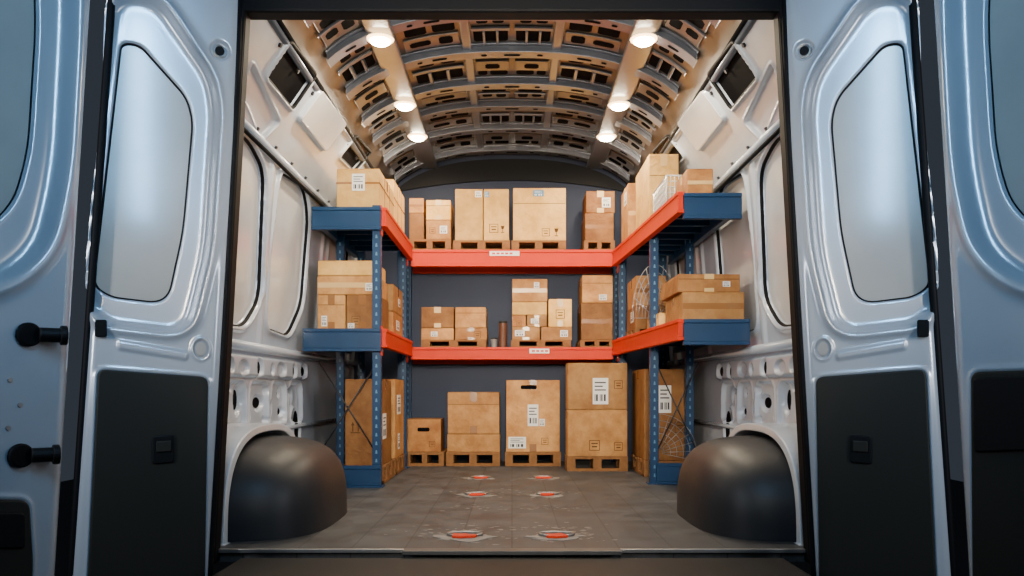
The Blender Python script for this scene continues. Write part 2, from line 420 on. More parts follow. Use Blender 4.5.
# bulkhead
wb = thing('wall_back', kind='structure')
pts = [(-WX,0),(WX,0),(WX,.86),(HX,1.9),(RX,RZ)]+[(x, zc(x)) for x in xs[::-1][1:-1]]+[(-RX,RZ),(-HX,1.9),(-WX,.86)]
n = len(pts)
MB().add([(x,7.0,z) for x,z in pts]+[(x,7.04,z) for x,z in pts], [tuple(range(n)), tuple(range(n,2*n))[::-1]]+[(i,(i+1)%n,n+(i+1)%n,n+i) for i in range(n)]).build('bulkhead_panel', M['bulk'], wb)
ap = []; N_ = 40
for i in range(N_+1):
    x = -1.02+2.04*i/N_; ap.append((x, zc(x)-.075))
for i in range(N_+1):
    x = 1.02-2.04*i/N_; ap.append((x, min(2.36+.09*(1-(x/.95)**2), zc(x)-.08)))
n = len(ap)
MB().add([(x,6.975,z) for x,z in ap]+[(x,7.0,z) for x,z in ap], [tuple(range(n)), tuple(range(n,2*n))[::-1]]+[(i,(i+1)%n,n+(i+1)%n,n+i) for i in range(n)]).build('header_pad', M['black'], wb)

# rear opening frame and header
fr = thing('trim_1', kind='structure')
for s in (-1,1):
    xb, xt = s*1.140, s*1.008; zb, zt = -.05, 2.14
    xo = s*1.42
    MB().add([(xb,3.06,zb),(xo,3.06,zb),(xo-s*.1,3.06,2.45),(xt-s*.01,3.06,2.45),(xb,3.13,zb),(xo,3.13,zb),(xo-s*.1,3.13,2.45),(xt-s*.01,3.13,2.45)],
      [(0,1,2,3),(7,6,5,4),(0,4,5,1),(1,5,6,2),(2,6,7,3),(3,7,4,0)]).build('rear_pillar', M['rubber'], fr, .01)
MB().box(-1.2,1.2,3.06,3.14,2.068,2.80).build('rear_header', M['rubber'], fr, .01)
path = [(-1.162,3.05,-.02),(-1.045,3.05,1.90),(-1.032,3.05,2.30)]
for s in (-1,1):
    MB().tube([(-s*p[0],p[1],p[2]) for p in path], .011).build('door_seal', M['rubber'], fr, smooth=True)

# wheel arches
for s, nm in ((-1,'left'),(1,'right')):
    wa = thing('wheel_arch_cover', 'black moulded wheel arch cover on the floor along the %s wall' % nm, 'wheel arch', (s*1.1,3.75,0))
    cx, cy = s*1.37, 3.80; rx, ry, rz = .545, .54, .40; ex = 4.6
    mb = MB(); nu, nv = 84, 40; v = []; f = []
    sg = lambda a, e: math.copysign(abs(a)**(2/e), a)
    for j in range(nv+1):
        ph = math.pi/2*j/nv
        tp = 1-.12*(math.sin(ph)**2)
        for i in range(nu+1):
            th = -math.pi/2+math.pi*i/nu
            v.append((cx - s*rx*sg(math.cos(th),3.8)*sg(math.cos(ph),ex), cy+ry*tp*sg(math.sin(th),3.4)*sg(math.cos(ph),3.2), rz*sg(math.sin(ph),ex*.75)))
    for j in range(nv):
        for i in range(nu):
            a = j*(nu+1)+i; f.append((a,a+1,a+nu+2,a+nu+1))
    mb.add(v, f).build('moulded_shell', M['archplastic'], wa, smooth=True)
    mb = MB(); v = []; f = []
    n = 40
    for i in range(n+1):
        a = math.pi*i/n; cyy = math.copysign(abs(math.cos(a))**.7, math.cos(a)); cz = max(0, math.sin(a))**.7
        for (x, k) in ((s*1.375,1.035),(s*1.15,1.035),(s*1.15,1.12),(s*1.375,1.12)):
            v.append((x, cy-ry*k*cyy, (rz+.01)*k*cz))
    for i in range(n):
        for k in range(4):
            a = i*4+k; b = i*4+(k+1)%4; f.append((a,b,b+4,a+4))
    f += [(0,1,2,3),(n*4+3,n*4+2,n*4+1,n*4)]
    mb.add(v, f).build('arch_flange', M['paint'], wa, .006)

# ------------------------------------------------------------------ rear doors
def lin(p, q):   # two (u,v) -> u(v)
    return lambda v: p[0]+(q[0]-p[0])*(v-p[1])/(q[1]-p[1])
for s, nm in ((-1,'left'),(1,'right')):
    m_ = (lambda p: p) if s < 0 else (lambda p: 1024-p)
    # inner leaf
    A = np.array([(m_(228)-512)/F*3.02, 3.02, 0]); B = np.array([(m_(90)-512)/F*2.82, 2.82, 0])
    pl = Plane(A, B-A, (0,0,1)); q = lambda L_: [pl.px(m_(a), b) for a, b in L_]
    D = thing('van_door', 'white %s rear door leaf beside the opening, frosted window, long black lower panel' % nm, 'door', tuple(A+np.array([0,0,-.3])))
    e1, e2 = q([(242,20),(211,556)]), q([(110,20),(72,556)])
    g1 = round_poly(q([(121,38),(140,40),(188,94),(194,118),(184,230),(168,303),(110,296),(93,284)]), .07, 8)
    lip = round_poly(q([(112,-10),(160,-4),(214,76),(220,110),(211,250),(190,336),(104,326),(82,304)]), .10, 8)
    bpn = round_poly(q([(98,369),(208,377),(205,560),(204,640),(84,640),(89,556)]), .03)
    ft = [('pit', lip, -.036, .04), ('ring', lip, .024, .020), ('pit', g1, -.02, .016), ('pit', bpn, -.014, .02), ('ring', bpn, .006, .010),
          ('pit', circ(pl.px(m_(220),50), .035), -.012, .01), ('pit', circ(pl.px(m_(201),349), .026,.035), -.012, .01), ('ring', circ(pl.px(m_(201),349), .03,.04), .006, .006),
          ('pit', round_poly(q([(118,340),(188,352),(187,360),(118,349)]), .01), .008, .015)]
    relief('door_panel', M['door'], D, pl, -.35, 2.38, lin(*e1), lin(*e2), 150, 560, ft, .045, .04, M['rubber'])
    plate('window_pane', M['glass'], D, pl, g1, -.058, -.050, 0)
    ring('window_gasket', M['rubber'], D, pl, g1, -.046, .0045)
    lp = plate('lower_trim_panel', M['blackplastic'], D, pl, bpn, -.011, .012, .006)
    plate('pull_recess', M['black'], lp, pl, round_poly(q([(152,436),(174,434),(174,462),(152,464)]), .012), .012, .02, .004)
    plate('pull_lip', M['blackplastic'], lp, pl, round_poly(q([(156,441),(171,440),(171,451),(156,452)]), .006), .018, .026, .003)
    plate('latch_block', M['rubber'], D, pl, round_poly(q([(95,320),(107,320),(107,337),(95,337)]), .008), -.005, .02, .003)
    ring('hole_ring', M['steel'], D, pl, circ(pl.px(m_(220),50), .024), -.01, .004)
    plate('drain_plug', M['rubber'], D, pl, circ(pl.px(m_(220),50), .017), -.013, -.006, 0)
    plate('drain_plug', M['glass'], D, pl, circ(pl.px(m_(201),349), .017, .024), -.013, -.002, 0)
    for ee in (e1, e2):
        e = [pl.w(lin(*ee)(v), v, -.025) for v in np.linspace(-.33,2.36,20)]
        MB().tube(e, .014).build('edge_seal', M['rubber'], D, smooth=True)
    # outer leaf
    A = np.array([(m_(86)-512)/F*2.55, 2.55, 0]); B = np.array([(m_(-90)-512)/F*2.15, 2.15, 0])
    pl = Plane(A, B-A, (0,0,1)); q = lambda L_: [pl.px(m_(a), b) for a, b in L_]
    if s < 0: lab = 'white outermost left rear door leaf with two black latch bolts'
    else: lab = 'white outermost right rear door leaf with black stepped lower trim'
    D = thing('van_door', lab, 'door', tuple(A+np.array([0,0,-.3])))
    e1, e2 = q([(93,20),(60,556)]), q([(-90,20),(-90,556)])
    g1 = round_poly(q([(40,-60),(44,20),(36,150),(20,205),(-20,235),(-80,235),(-80,-60)]), .09, 8)
    lip = round_poly(q([(76,-70),(76,20),(68,170),(50,250),(5,288),(-86,292),(-86,-70)]), .16, 8)
    low = round_poly(q([(28,500),(32,560),(30,620),(-80,620),(-80,498)]) if s < 0 else q([(52,372),(50,620),(-80,620),(-80,368)]), .03)
    ft = [('pit', lip, -.036, .05), ('ring', lip, .024, .028), ('pit', g1, -.022, .025), ('pit', low, -.014, .02), ('ring', low, .006, .012)]
    relief('door_panel', M['door'], D, pl, -.35, 2.38, lin(*e1), lin(*e2), 140, 460, ft, .05, .04, M['rubber'])  # rim coloured black to darken the gap between door leaves
    plate('window_pane', M['glass'], D, pl, g1, -.058, -.050, 0)
    ring('window_gasket', M['rubber'], D, pl, g1, -.048, .003)
    lp = plate('lower_trim_panel', M['blackplastic'], D, pl, low, -.011, .012, .006)
    if s > 0:
        plate('trim_step', M['black'], lp, pl, round_poly(q([(48,378),(-76,374),(-76,448),(47,452)]), .015), .012, .024, .005)
    else:
        plate('trim_step', M['black'], lp, pl, round_poly(q([(22,512),(22,548),(-70,548),(-70,512)]), .015), .012, .022, .005)
        for (x, y) in ((34,335),(26,455)):
            c = pl.w(*pl.px(x,y), 0)
            mb = MB(); ax = Vector(-pl.U)*.8+Vector(pl.N)*.3
            mb.cyl(Vector(c)-Vector(pl.U)*-.02, pl.N, .036, .022)
            o_ = mb.build('latch_bolt', M['rubber'], D, .006)
            c2 = Vector(c)+Vector(pl.N)*.03
            MB().cyl(c2, ax, .022, .070).cyl(c2+ax.normalized()*.055, ax, .030, .020).build('bolt_pin', M['black'], o_, .004)
    for (x,y) in ((10,380),(20,405),(8,428)):
        plate('screw_head', M['steel'], D, pl, circ(pl.px(m_(x),y), .007), 0, .004, 0)

# ------------------------------------------------------------------ racks
def post(par, x, y, ztop, sx):
    mb = MB(); w = .027
    mb.box(x-w,x+w,y-w,y-w+.01,0.006,ztop).box(x-w,x-w+.01,y-w+.01,y+w,.006,ztop).box(x+w-.01,x+w,y-w+.01,y+w,.006,ztop)
    p = mb.build('post', M['blue'], par, .002)
    h = MB(); z = .06
    while z < ztop-.04:
        h.add([(x-.007,y-w-.0008,z-.011),(x+.007,y-w-.0008,z-.011),(x+.004,y-w-.0008,z+.011),(x-.004,y-w-.0008,z+.011)], [(0,1,2,3)])
        xx = x+sx*(w+.0008)
        h.add([(xx,y-.008,z-.010),(xx,y+.008,z-.010),(xx,y+.006,z+.010),(xx,y-.006,z+.010)], [(0,1,2,3)])
        z += .055
    h.build('post_holes', M['posthole'], p)
    MB().box(x-.045,x+.045,y-.045,y+.045,0,.008).build('foot_plate', M['blue'], par, .001)
    return p
def beam(par, p0, p1, z1, hgt, m, side=1, name='beam'):
    mb = MB(); mb.beam(p0, p1, .03, z1-hgt+.02, z1-.022, 0); mb.beam(p0, p1, .04, z1-.022, z1+.0, 0); mb.beam(p0, p1, .04, z1-hgt, z1-hgt+.02, 0)
    return mb.build(name, m, par, .003)
def connectors(par, x, y, z1, m, sx):
    o = MB().box(x-.033 if sx < 0 else x+.028, x-.028 if sx < 0 else x+.033, y-.03,y+.035, z1-.17, z1+.02).build('beam_connector', m, par, .002)
    mb = MB()
    for k in range(3): mb.cyl((x+sx*.033, y, z1-.14+k*.06), (sx,0,0), .008, .005, 10)
    mb.build('rivets', M['steel'], o)
def rod(par, a, b): MB().tube([a, b], .005).build('brace', M['ribdk'], par, smooth=True)

# left rack
Lr = thing('storage_rack', 'blue and red pallet rack along the left wall, filled with cartons', 'rack', (-1.06,5.75,0))
for (x,y) in ((-.865,5.13),(-1.22,5.70),(-.865,6.38),(-1.20,6.38)): post(Lr, x, y, 1.80 if x > -1 else 1.72, 1)
for z, full, xo in ((1.78,1,1.27),(1.01,1,1.325),(.14,0,1.10)):
    beam(Lr, (-xo,5.08), (-.83,5.08), z, .145, M['blue'], name='end_beam')
    if full:
        beam(Lr, (-.815,5.08),(-.815,6.42), z, .12, M['red'], name='side_beam')
        beam(Lr, (-xo+.02,5.1),(-xo+.02,6.42), z, .10, M['blue'], name='side_beam')
        MB().box(-xo+.005,-.835,5.10,6.42,z-.018,z-.002).build('shelf_deck', M['bluedk'], Lr, .002)
        for k in range(6): MB().box(-xo+.005,-.835,5.2+k*.22,5.24+k*.22,z-.06,z-.018).build('deck_support', M['blue'], Lr, .002)
        connectors(Lr, -.865, 5.13, z, M['red'], 1)
        connectors(Lr, -.865, 6.38, z, M['red'], 1)
rod(Lr, (-1.25,5.168,.2), (-.87,5.168,.80)); rod(Lr, (-1.25,5.180,.8), (-.87,5.180,.2))

# right rack
Rr = thing('storage_rack', 'blue and red pallet rack along the right wall, shelves reaching past its post', 'rack', (1.06,5.6,0))
bx = lambda Y: .96-.066*(Y-4.5)
for (x,y) in ((bx(5.29)+.03,5.29),(1.24,5.60),(.875,6.38),(1.20,6.38)): post(Rr, x, y, 1.70, -1)
ZT, ZM = 1.725, 1.018
for z, xo in ((ZT,1.29),(ZM,1.335)):
    beam(Rr, (.962,4.5), (xo,4.5), z, .145, M['blue'], name='end_beam')
    beam(Rr, (bx(4.5)-.015,4.48),(bx(6.42)-.012,6.42), z+(.0 if z < 1.5 else .008), .12, M['red'], name='side_beam')
    beam(Rr, (xo-.02,4.52),(xo-.02,6.42), z, .10, M['blue'], name='side_beam')
    MB().prism([(bx(4.52)+.005,4.52),(xo-.005,4.52),(xo-.005,6.42),(bx(6.42)+.005,6.42)], z-.018, z-.002).build('shelf_deck', M['bluedk'], Rr, .002)
    for k in range(8):
        Y = 4.64+k*.222; MB().box(bx(Y)+.01,xo-.005,Y,Y+.04,z-.06,z-.018).build('deck_support', M['blue'], Rr, .002)
    connectors(Rr, .875, 6.38, z, M['red'], -1)
beam(Rr, (.95,5.255), (1.22,5.255), .14, .14, M['blue'], name='end_beam')
rod(Rr, (.96,5.325,.2), (1.24,5.325,.8)); rod(Rr, (.96,5.337,.8), (1.24,5.337,.2))
# curved wire guards hung at the front post
def guard(c, R_, rows, xs_, a0, a1):
    mb = MB()
    P = lambda r, a: (c[0]+xs_*r*math.cos(a), c[1], c[2]+r*math.sin(a))
    for k in range(1, rows+1):
        mb.tube([P(R_*k/rows, a) for a in np.linspace(a0, a1, 16)], .0025, False, 5)
    for a in np.linspace(a0, a1, 9):
        mb.tube([P(r, a) for r in (R_*.12, R_)], .0025, False, 5)
    mb.build('wire_guard', M['steel'], Rr, smooth=True)
guard((.955,5.345,1.10), .36, 7, .42, 0, math.pi); guard((.975,5.36,.20), .26, 6, 1, -.2, 1.75)

# back rack
Br = thing('storage_rack', 'wide red-beamed rack across the back wall between the two side racks', 'rack', (0,6.72,0))
for (x,y) in ((-.90,6.50),(.90,6.50),(-.90,6.94),(.90,6.94)): post(Br, x, y, 1.78, 1 if x < 0 else -1)
for z in (1.75,.965):
    b_ = beam(Br, (-.815,6.46), (.815,6.46), z, .135 if z > 1 else .10, M['red'])
    beam(Br, (-.86,6.95), (.86,6.95), z, .12, M['red'])
    MB().box(-.86,.86,6.48,6.93,z-.018,z-.002).build('shelf_deck', M['bluedk'], Br, .002)
    for k in range(7): MB().box(-.76+k*.24,-.72+k*.24,6.49,6.93,z-.055,z-.018).build('deck_support', M['blue'], Br, .002)
    (x0,x1) = (-.18,.06) if z > 1 else (.14,.30)
    MB().box(x0,x1,6.437,6.4405,z-.05,z-.012).build('beam_sticker', M['label'], b_)
    mb = MB()
    for k in range(5): mb.box(x0+.02+k*.035, x0+.045+k*.035 if x0+.045+k*.035 < x1 else x1-.005, 6.4362,6.437, z-.038, z-.024) if x0+.02+k*.035 < x1-.02 else None
    mb.build('sticker_print', M['redink'], b_)

# ------------------------------------------------------------------ pallets
def pallet(px0, px1, Yf, d, z, h, label, X=None):
    x0, x1 = X if X else ((px0-512)/F*Yf, (px1-512)/F*Yf)
    cx, cy = (x0+x1)/2, Yf+d/2; w = x1-x0
    t = thing('pallet', label, 'pallet', (cx,cy,z), 'wooden pallets')
    tb = h*.2
    n = 5
    bw = min(.075, d/n*.8)
    for k in range(n):
        y0 = Yf+k*(d-bw)/(n-1); MB().box(x0,x1,y0,y0+bw,z+h-tb,z+h).build('deck_board', M['wood'], t, .002)
    bl = min(.10, d*.25)
    for xx, xw in ((x0, w*.14), (cx-w*.07, w*.14), (x1-w*.14, w*.14)):
        for yy in (Yf, cy-bl/2, Yf+d-bl): MB().box(xx,xx+xw,yy,yy+bl,z+tb,z+h-tb).build('spacer_block', M['wood'], t, .002)
        MB().box(xx,xx+xw,Yf,Yf+d,z,z+tb).build('bottom_board', M['wood'], t, .002)
    MB().box(x0,x1,Yf+.001,Yf+bw*.95,z,z+tb*.98).build('bottom_board', M['wood'], t, .001)
    return z+h

# ------------------------------------------------------------------ cartons
def icon(mb, x, z, s, y, kind):
    def r(x0,x1,z0,z1): mb.add([(x0,y,z0),(x1,y,z0),(x1,y,z1),(x0,y,z1)], [(0,1,2,3)])
    if kind == 'up':
        for dx in (-.22,.22):
            c = x+dx*s
            r(c-.05*s,c+.05*s,z,z+.5*s); mb.add([(c-.15*s,y,z+.5*s),(c+.15*s,y,z+.5*s),(c,y,z+.8*s)], [(0,1,2)])
        r(x-.4*s,x+.4*s,z-.12*s,z-.05*s)
    elif kind == 'glass':
        mb.add([(x-.22*s,y,z+.8*s),(x+.22*s,y,z+.8*s),(x+.12*s,y,z+.42*s),(x-.12*s,y,z+.42*s)], [(3,2,1,0)])
        r(x-.03*s,x+.03*s,z+.1*s,z+.42*s); r(x-.18*s,x+.18*s,z,z+.08*s)
    elif kind == 'frame':
        t = .05*s
        r(x-.4*s,x+.4*s,z,z+t); r(x-.4*s,x+.4*s,z+.8*s-t,z+.8*s); r(x-.4*s,x-.4*s+t,z,z+.8*s); r(x+.4*s-t,x+.4*s,z,z+.8*s)
        r(x-.2*s,x+.2*s,z+.25*s,z+.35*s); r(x-.25*s,x+.25*s,z+.5*s,z+.58*s)

def carton(x0, x1, yf, d, z, top, label, cm=0, opts=(), rot=0, group='cardboard boxes', face='front'):
    w = x1-x0; h = top-z; cx = (x0+x1)/2; cy = yf+d/2
    t = thing('cardboard_box', label, 'box', (0,0,0), group)
    X, Y = w/2, d/2; fl = .004
    cmx = CARD[cm] if cm < 3 else M['white_card']
    MB().box(-X,X,-Y,Y,0,h-fl).build('box_body', cmx, t, min(.006,w*.04), bseg=2)
    for sy in (-1,1):
        MB().box(-X+.002,X-.002, *( (-Y+.002,-.0015) if sy < 0 else (.0015,Y-.002)), h-fl, h-.0005).build('top_flap', cmx, t, .001)
    tm = M['tape'] if rnd.random() < .6 else M['ctape']
    tw = min(.028, w*.12)
    e = .0012
    if rnd.random() < .5 or 'htape' in opts:
        mb = MB().box(-X,X,-tw,tw,h-.0005,h+.0004)
        dn = min(.07,h*.35)
        mb.box(-X-e,-X,-tw,tw,h-dn,h+.0004).box(X,X+e,-tw,tw,h-dn,h+.0004)
        mb.build('packing_tape', tm, t)
    else:
        dn = min(.08,h*.28)
        MB().box(-tw,tw,-Y,Y,h-.0005,h+.0004).box(-tw,tw,-Y-e,-Y,h-dn,h+.0004).box(-tw,tw,Y,Y+e,h-dn,h+.0004).build('packing_tape', tm, t)
        MB().box(-tw,tw,-Y-e,-Y,.002,dn*.8).build('packing_tape', tm, t)
    yF = -Y-.0008
    if 'vtape' in opts:
        MB().box(-tw*.8,tw*.8,-Y-e*1.5,-Y,0.004,h-.004).build('packing_tape', tm, t)
    if 'htape' in opts:
        MB().box(-X+.003,X-.003,-Y-e,-Y,h*.5-tw*.6,h*.5+tw*.6).build('packing_tape', tm, t)
    if 'seam' in opts:
        MB().box(-X+.004,X-.004,-Y-.0006,-Y,h*.70,h*.70+.004).build('flap_seam', M['print'], t)
    if 'wrap' in opts:   # side straps on a face that looks along x
        for fy in (.33,.66):
            yy = -Y+fy*d
            MB().box(-X-e,X+e,yy-.008,yy+.008,.002,h+.001).build('packing_tape', M['tape'], t)
        MB().box(-X-.0015,X+.0015,-Y-.0015,Y+.0015,h*.62,h*.62+.012).build('packing_tape', M['tape'], t)
    for o in opts:
        if isinstance(o, tuple):
            k = o[0]
            if k in ('label','blue'):
                _, fx, fz, fw, fh = o[:5]
                side = o[5] if len(o) > 5 else 0
                def quadbox(a0,a1,b0,b1,t0,t1):
                    if side == 0: return (a0,a1,-Y-t1,-Y-t0,b0,b1)
                    return ((X+t0,X+t1,a0,a1,b0,b1) if side > 0 else (-X-t1,-X-t0,a0,a1,b0,b1))
                S = w if side == 0 else d
                a0 = -S/2+fx*S; a1 = a0+fw*S; b0 = fz*h; b1 = b0+fh*h
                lo_ = MB().box(*quadbox(a0,a1,b0,b1,0,.0022)).build('shipping_label', M['label'] if k == 'label' else M['bluelabel'], t)
                mb = MB(); n = 9
                for i in range(n):
                    if i in (3,6): continue
                    xa = a0+(a1-a0)*(.12+.76*i/n); mb.box(*quadbox(xa, xa+(a1-a0)*.045*(1+i%2), b0+(b1-b0)*.12, b0+(b1-b0)*.38, .0022,.0028))
                for i in range(3):
                    zz = b0+(b1-b0)*(.52+.14*i); mb.box(*quadbox(a0+(a1-a0)*.12, a0+(a1-a0)*(.85-.2*(i%2)), zz, zz+(b1-b0)*.05, .0022,.0028))
                mb.build('label_print', M['ink'] if k == 'label' else M['label'], lo_)
            elif k == 'icon':
                _, fx, fz, sz, kd = o
                if kd == 'up' and sz < .075: continue
                mb = MB(); icon(mb, -X+fx*w, fz*h, sz, yF, kd); mb.build('printed_mark', M['print'], t)
            elif k == 'handle':
                _, fx, fz, fw = o
                hw = fw*w/2; hh = .016; cxh = -X+fx*w; czh = fz*h
                pts = round_poly([(cxh-hw,czh-hh),(cxh+hw,czh-hh),(cxh+hw,czh+hh),(cxh-hw,czh+hh)], .014, 4)
                MB().add([(a,-Y-.0016,b) for a,b in pts], [tuple(range(len(pts)))]).build('hand_hole', M['hole'], t)
    t.location = (cx, cy, z); t.rotation_euler = (0,0,rot)
    return top
def PX(px, Y): return (px-512)/F*Y
def PZ(py, Y): return CZ+(HY-py)/F*Y
def pc(pl_, pr, py, Yf, d, z, label, cm=0, opts=(), rot=0, group='cardboard boxes'):
    return carton(PX(pl_,Yf)+.001, PX(pr,Yf)-.001, Yf, d, z, PZ(py,Yf), label, cm, opts, rot, group)

e = .0008
Y = 6.50
G = 'boxes on the back rack top shelf'
z = pallet(408,451,Y,.42,1.751,.095,'small pallet at the left end of the back rack top shelf')+e
a = pc(409,424,213,Y+.01,.3,z,'small carton at far left of back top shelf, lower of two',2,(('icon',.5,.2,.05,'up'),),group=G)
pc(409,424,198,Y+.01,.3,a+e,'small carton at far left of back top shelf, upper of two',0,('htape',),group=G)
a = pc(426,451,220,Y+.01,.3,z,'carton with pale label left of the tall twin boxes, lower one',0,(('label',.55,.3,.3,.4),('icon',.25,.3,.06,'frame')),group=G)
pc(426,451,200,Y+.01,.3,a+e,'carton left of the tall twin boxes on the top shelf, upper one',1,('seam',),group=G)
z = pallet(453,510,Y,.42,1.751,.085,'pallet under the tall twin boxes on the back top shelf')+e
pc(455,483,189,Y+.01,.38,z,'tall bright carton with white label at top corner, left of the twin pair',1,(('label',.72,.84,.24,.12),('icon',.3,.06,.06,'up')),group=G)
pc(483.6,509,189,Y+.01,.38,z,'tall bright carton with handling marks, right of the twin pair',1,(('blue',.03,.84,.18,.11),('icon',.4,.15,.09,'frame'),('icon',.75,.15,.07,'glass')),group=G)
z = pallet(511.5,566,Y,.42,1.751,.085,'pallet under the widest single box on the back top shelf')+e
pc(513,566,188,Y+.01,.38,z,'widest single bright box in the middle of the back top shelf',1,(('blue',.38,.84,.2,.12),('icon',.62,.08,.08,'frame'),('icon',.82,.08,.08,'glass'),'seam'),group=G)
z = pallet(584,615,Y,.42,1.751,.085,'small pallet at the right end of the back rack top shelf')+e
a = pc(585,614,213,Y+.01,.34,z,'lower brown box on right end of back top shelf',2,('htape',),group=G)
pc(586,615,191,Y+.01,.34,a+e,'upper brown box with white label on right end of back top shelf',2,(('label',.55,.25,.3,.45),),group=G)

G = 'boxes on the back rack middle shelf'
z = pallet(421,486,Y,.42,.966,.06,'long pallet on the left of the back rack middle shelf')+e
a = pc(421,454,328,Y+.01,.36,z,'flat carton lower left in the block of four',0,(('label',.3,.3,.2,.4),),group=G)
b = pc(455,487,328,Y+.01,.36,z,'flat carton lower right in the block of four',2,(('icon',.7,.15,.07,'frame'),),group=G)
pc(421,454,307,Y+.01,.36,a+e,'flat carton upper left in the block of four',2,(),group=G)
pc(455,486,307,Y+.01,.36,b+e,'flat carton upper right in the block of four',0,('seam',),group=G)
z = pallet(511,571,Y,.42,.966,.06,'pallet in the middle of the back rack middle shelf')+e
a = pc(512,540,327,Y+.01,.36,z,'bottom left carton of the tall mixed stack, with white label',0,(('label',.1,.3,.35,.45),),group=G)
b = pc(541,572,327,Y+.01,.36,z,'bottom right carton of the tall mixed stack, with square label',0,(('label',.62,.25,.25,.5),),group=G)
c1 = pc(512,526,315,Y+.01,.34,a+e,'narrow little carton left in the mixed stack, second layer',2,(('icon',.5,.1,.05,'frame'),),group=G)
c2 = pc(526.8,547,315,Y+.01,.34,a+e,'small carton right of the narrow one in the mixed stack',0,(('label',.2,.3,.4,.4),),group=G)
c3 = pc(512,547,302,Y+.01,.34,c1+e,'flat carton just below the topmost one of the mixed stack',1,(),group=G)
pc(512,547.5,279,Y+.01,.34,c3+e,'topmost carton of the tall mixed stack on the middle shelf',0,('htape',('label',.62,.6,.15,.25)),group=G)
pc(548.5,572,299,Y+.01,.34,b+e,'upright carton at right of the mixed stack with a handling mark',1,(('icon',.5,.3,.09,'frame'),),group=G)
z = pallet(580,614,Y,.42,.966,.06,'small pallet on the right of the back rack middle shelf')+e
a = pc(581,613,303,Y+.01,.36,z,'lower brown carton of the pair at right of middle shelf',2,('htape',),group=G)
pc(582,613,275,Y+.01,.36,a+e,'upper brown carton of the pair at right of middle shelf',0,(('label',.55,.1,.25,.2),'seam'),group=G)

G = 'boxes on the floor below the back rack'
z = pallet(405,444,Y,.42,0,.115,'pallet on the floor under the lowest open-handled box')+e
pc(406,441,419,Y+.01,.34,z,'small floor box with dark hand hole, left end of back row',2,(('handle',.5,.68,.35),('icon',.75,.15,.06,'frame')),group=G)
z = pallet(446,500,Y,.42,0,.115,'pallet on the floor under the square two-tier boxes')+e
a = pc(447,500,434,Y+.01,.38,z,'low flat box under the plain square box on the floor row',0,(),group=G)
pc(447.5,499.5,392,Y+.01,.38,a+e,'plain square brown box on a flat box, second from left on floor row',0,('seam',),group=G)
z = pallet(505,561,Y,.42,0,.115,'pallet on the floor under the tall box with hand hole')+e
pc(506,560,380,Y+.01,.38,z,'tall floor box with hand hole and two white labels, centre right',0,(('handle',.42,.9,.3),('label',.4,.36,.2,.3),('label',.62,.36,.1,.1),('label',.04,.05,.33,.16),('icon',.72,.1,.07,'frame')),group=G)
z = pallet(567,628,6.09,.25,0,.115,'pallet on the floor under the biggest two-tier stack')+e
a = pc(567.5,627.5,410,6.095,.24,z,'lower box of the biggest stack on the floor row, with square marks',0,(('icon',.45,.12,.10,'frame'),('icon',.85,.12,.08,'frame')),group=G)
pc(567.5,627.5,363,6.095,.24,a+e,'upper box of the biggest stack on the floor row, large white label',0,(('label',.42,.12,.26,.56),('icon',.85,.45,.08,'frame')),group=G)
# tube and tub on middle shelf
x = PX(503,6.56)
t = thing('cardboard_tube', 'upright dark brown capped tube between stacks on middle shelf', 'tube', (x,6.56,.966))
MB().cyl((x,6.56,.966),(0,0,1),.034,.20,20).build('tube_body', M['tube'], t, .003)
MB().cyl((x,6.56,1.166),(0,0,1),.036,.018,20).build('end_cap', M['blackplastic'], t, .003)
x = PX(494,6.56)
t = thing('small_tub', 'small grey lidded tub beside the brown tube on middle shelf', 'tub', (x,6.56,.966))
MB().cyl((x,6.56,.966),(0,0,1),.024,.07,20,.028).build('tub_body', M['scuff'], t, .003)
MB().cyl((x,6.56,1.036),(0,0,1),.031,.012,20).build('lid', M['blackplastic'], t, .002)

# left rack
G = 'boxes on the left rack'
zt = 1.781
carton(-1.125,-.85,5.13,.64,zt,2.04,'long bright carton at front of left rack top shelf with white label',1,(('label',.36,.45,.30,.42),('icon',.15,.2,.06,'up'),'wrap'),group=G)
carton(-1.12,-.855,5.80,.56,zt,2.15,'taller carton behind the long one on left rack top shelf',1,('wrap',),group=G)
zm = 1.011
a = carton(PX(318,5.22),PX(346,5.22),5.20,.42,zm,PZ(295,5.22),'lower outer carton on left rack middle shelf with white tag',0,(('label',.15,.1,.2,.3),'seam'),group=G)
b = carton(PX(347,5.22),PX(379,5.22),5.20,.42,zm,PZ(295,5.22),'lower inner carton on left rack middle shelf beside the post',2,(('icon',.3,.15,.07,'frame'),('label',.05,.05,.2,.14)),group=G)
b2 = carton(PX(318,5.22),PX(378,5.22),5.20,.42,a+e,PZ(276,5.22),'wide carton lying across two others on left rack middle shelf',0,('htape',('label',.8,.2,.12,.4)),group=G)
carton(PX(318.5,5.22),PX(376,5.22),5.20,.42,b2+e,PZ(261,5.22),'topmost flat carton on left rack middle shelf',1,(),group=G)
a = carton(-1.16,-.855,5.76,.5,zm,1.19,'lower carton at rear of left rack middle shelf',2,(('label',.3,.3,.3,.4,1),),group=G)
carton(-1.16,-.855,5.76,.5,a+e,1.385,'upper carton at rear of left rack middle shelf',0,(('label',.5,.3,.2,.3,1),),group=G)
z = pallet(0,0,5.20,.52,0,.12,'pallet at the front of the left rack bottom bay', X=(-1.13,-.845))+e
carton(-1.09,-.86,5.22,.48,z,.69,'tall front carton in the left rack bottom bay behind blue post',2,(('icon',.3,.4,.08,'up'),('label',.2,.3,.3,.3,1)),group=G)
z = pallet(0,0,5.80,.5,0,.12,'pallet at the rear of the left rack bottom bay', X=(-1.13,-.845))+e
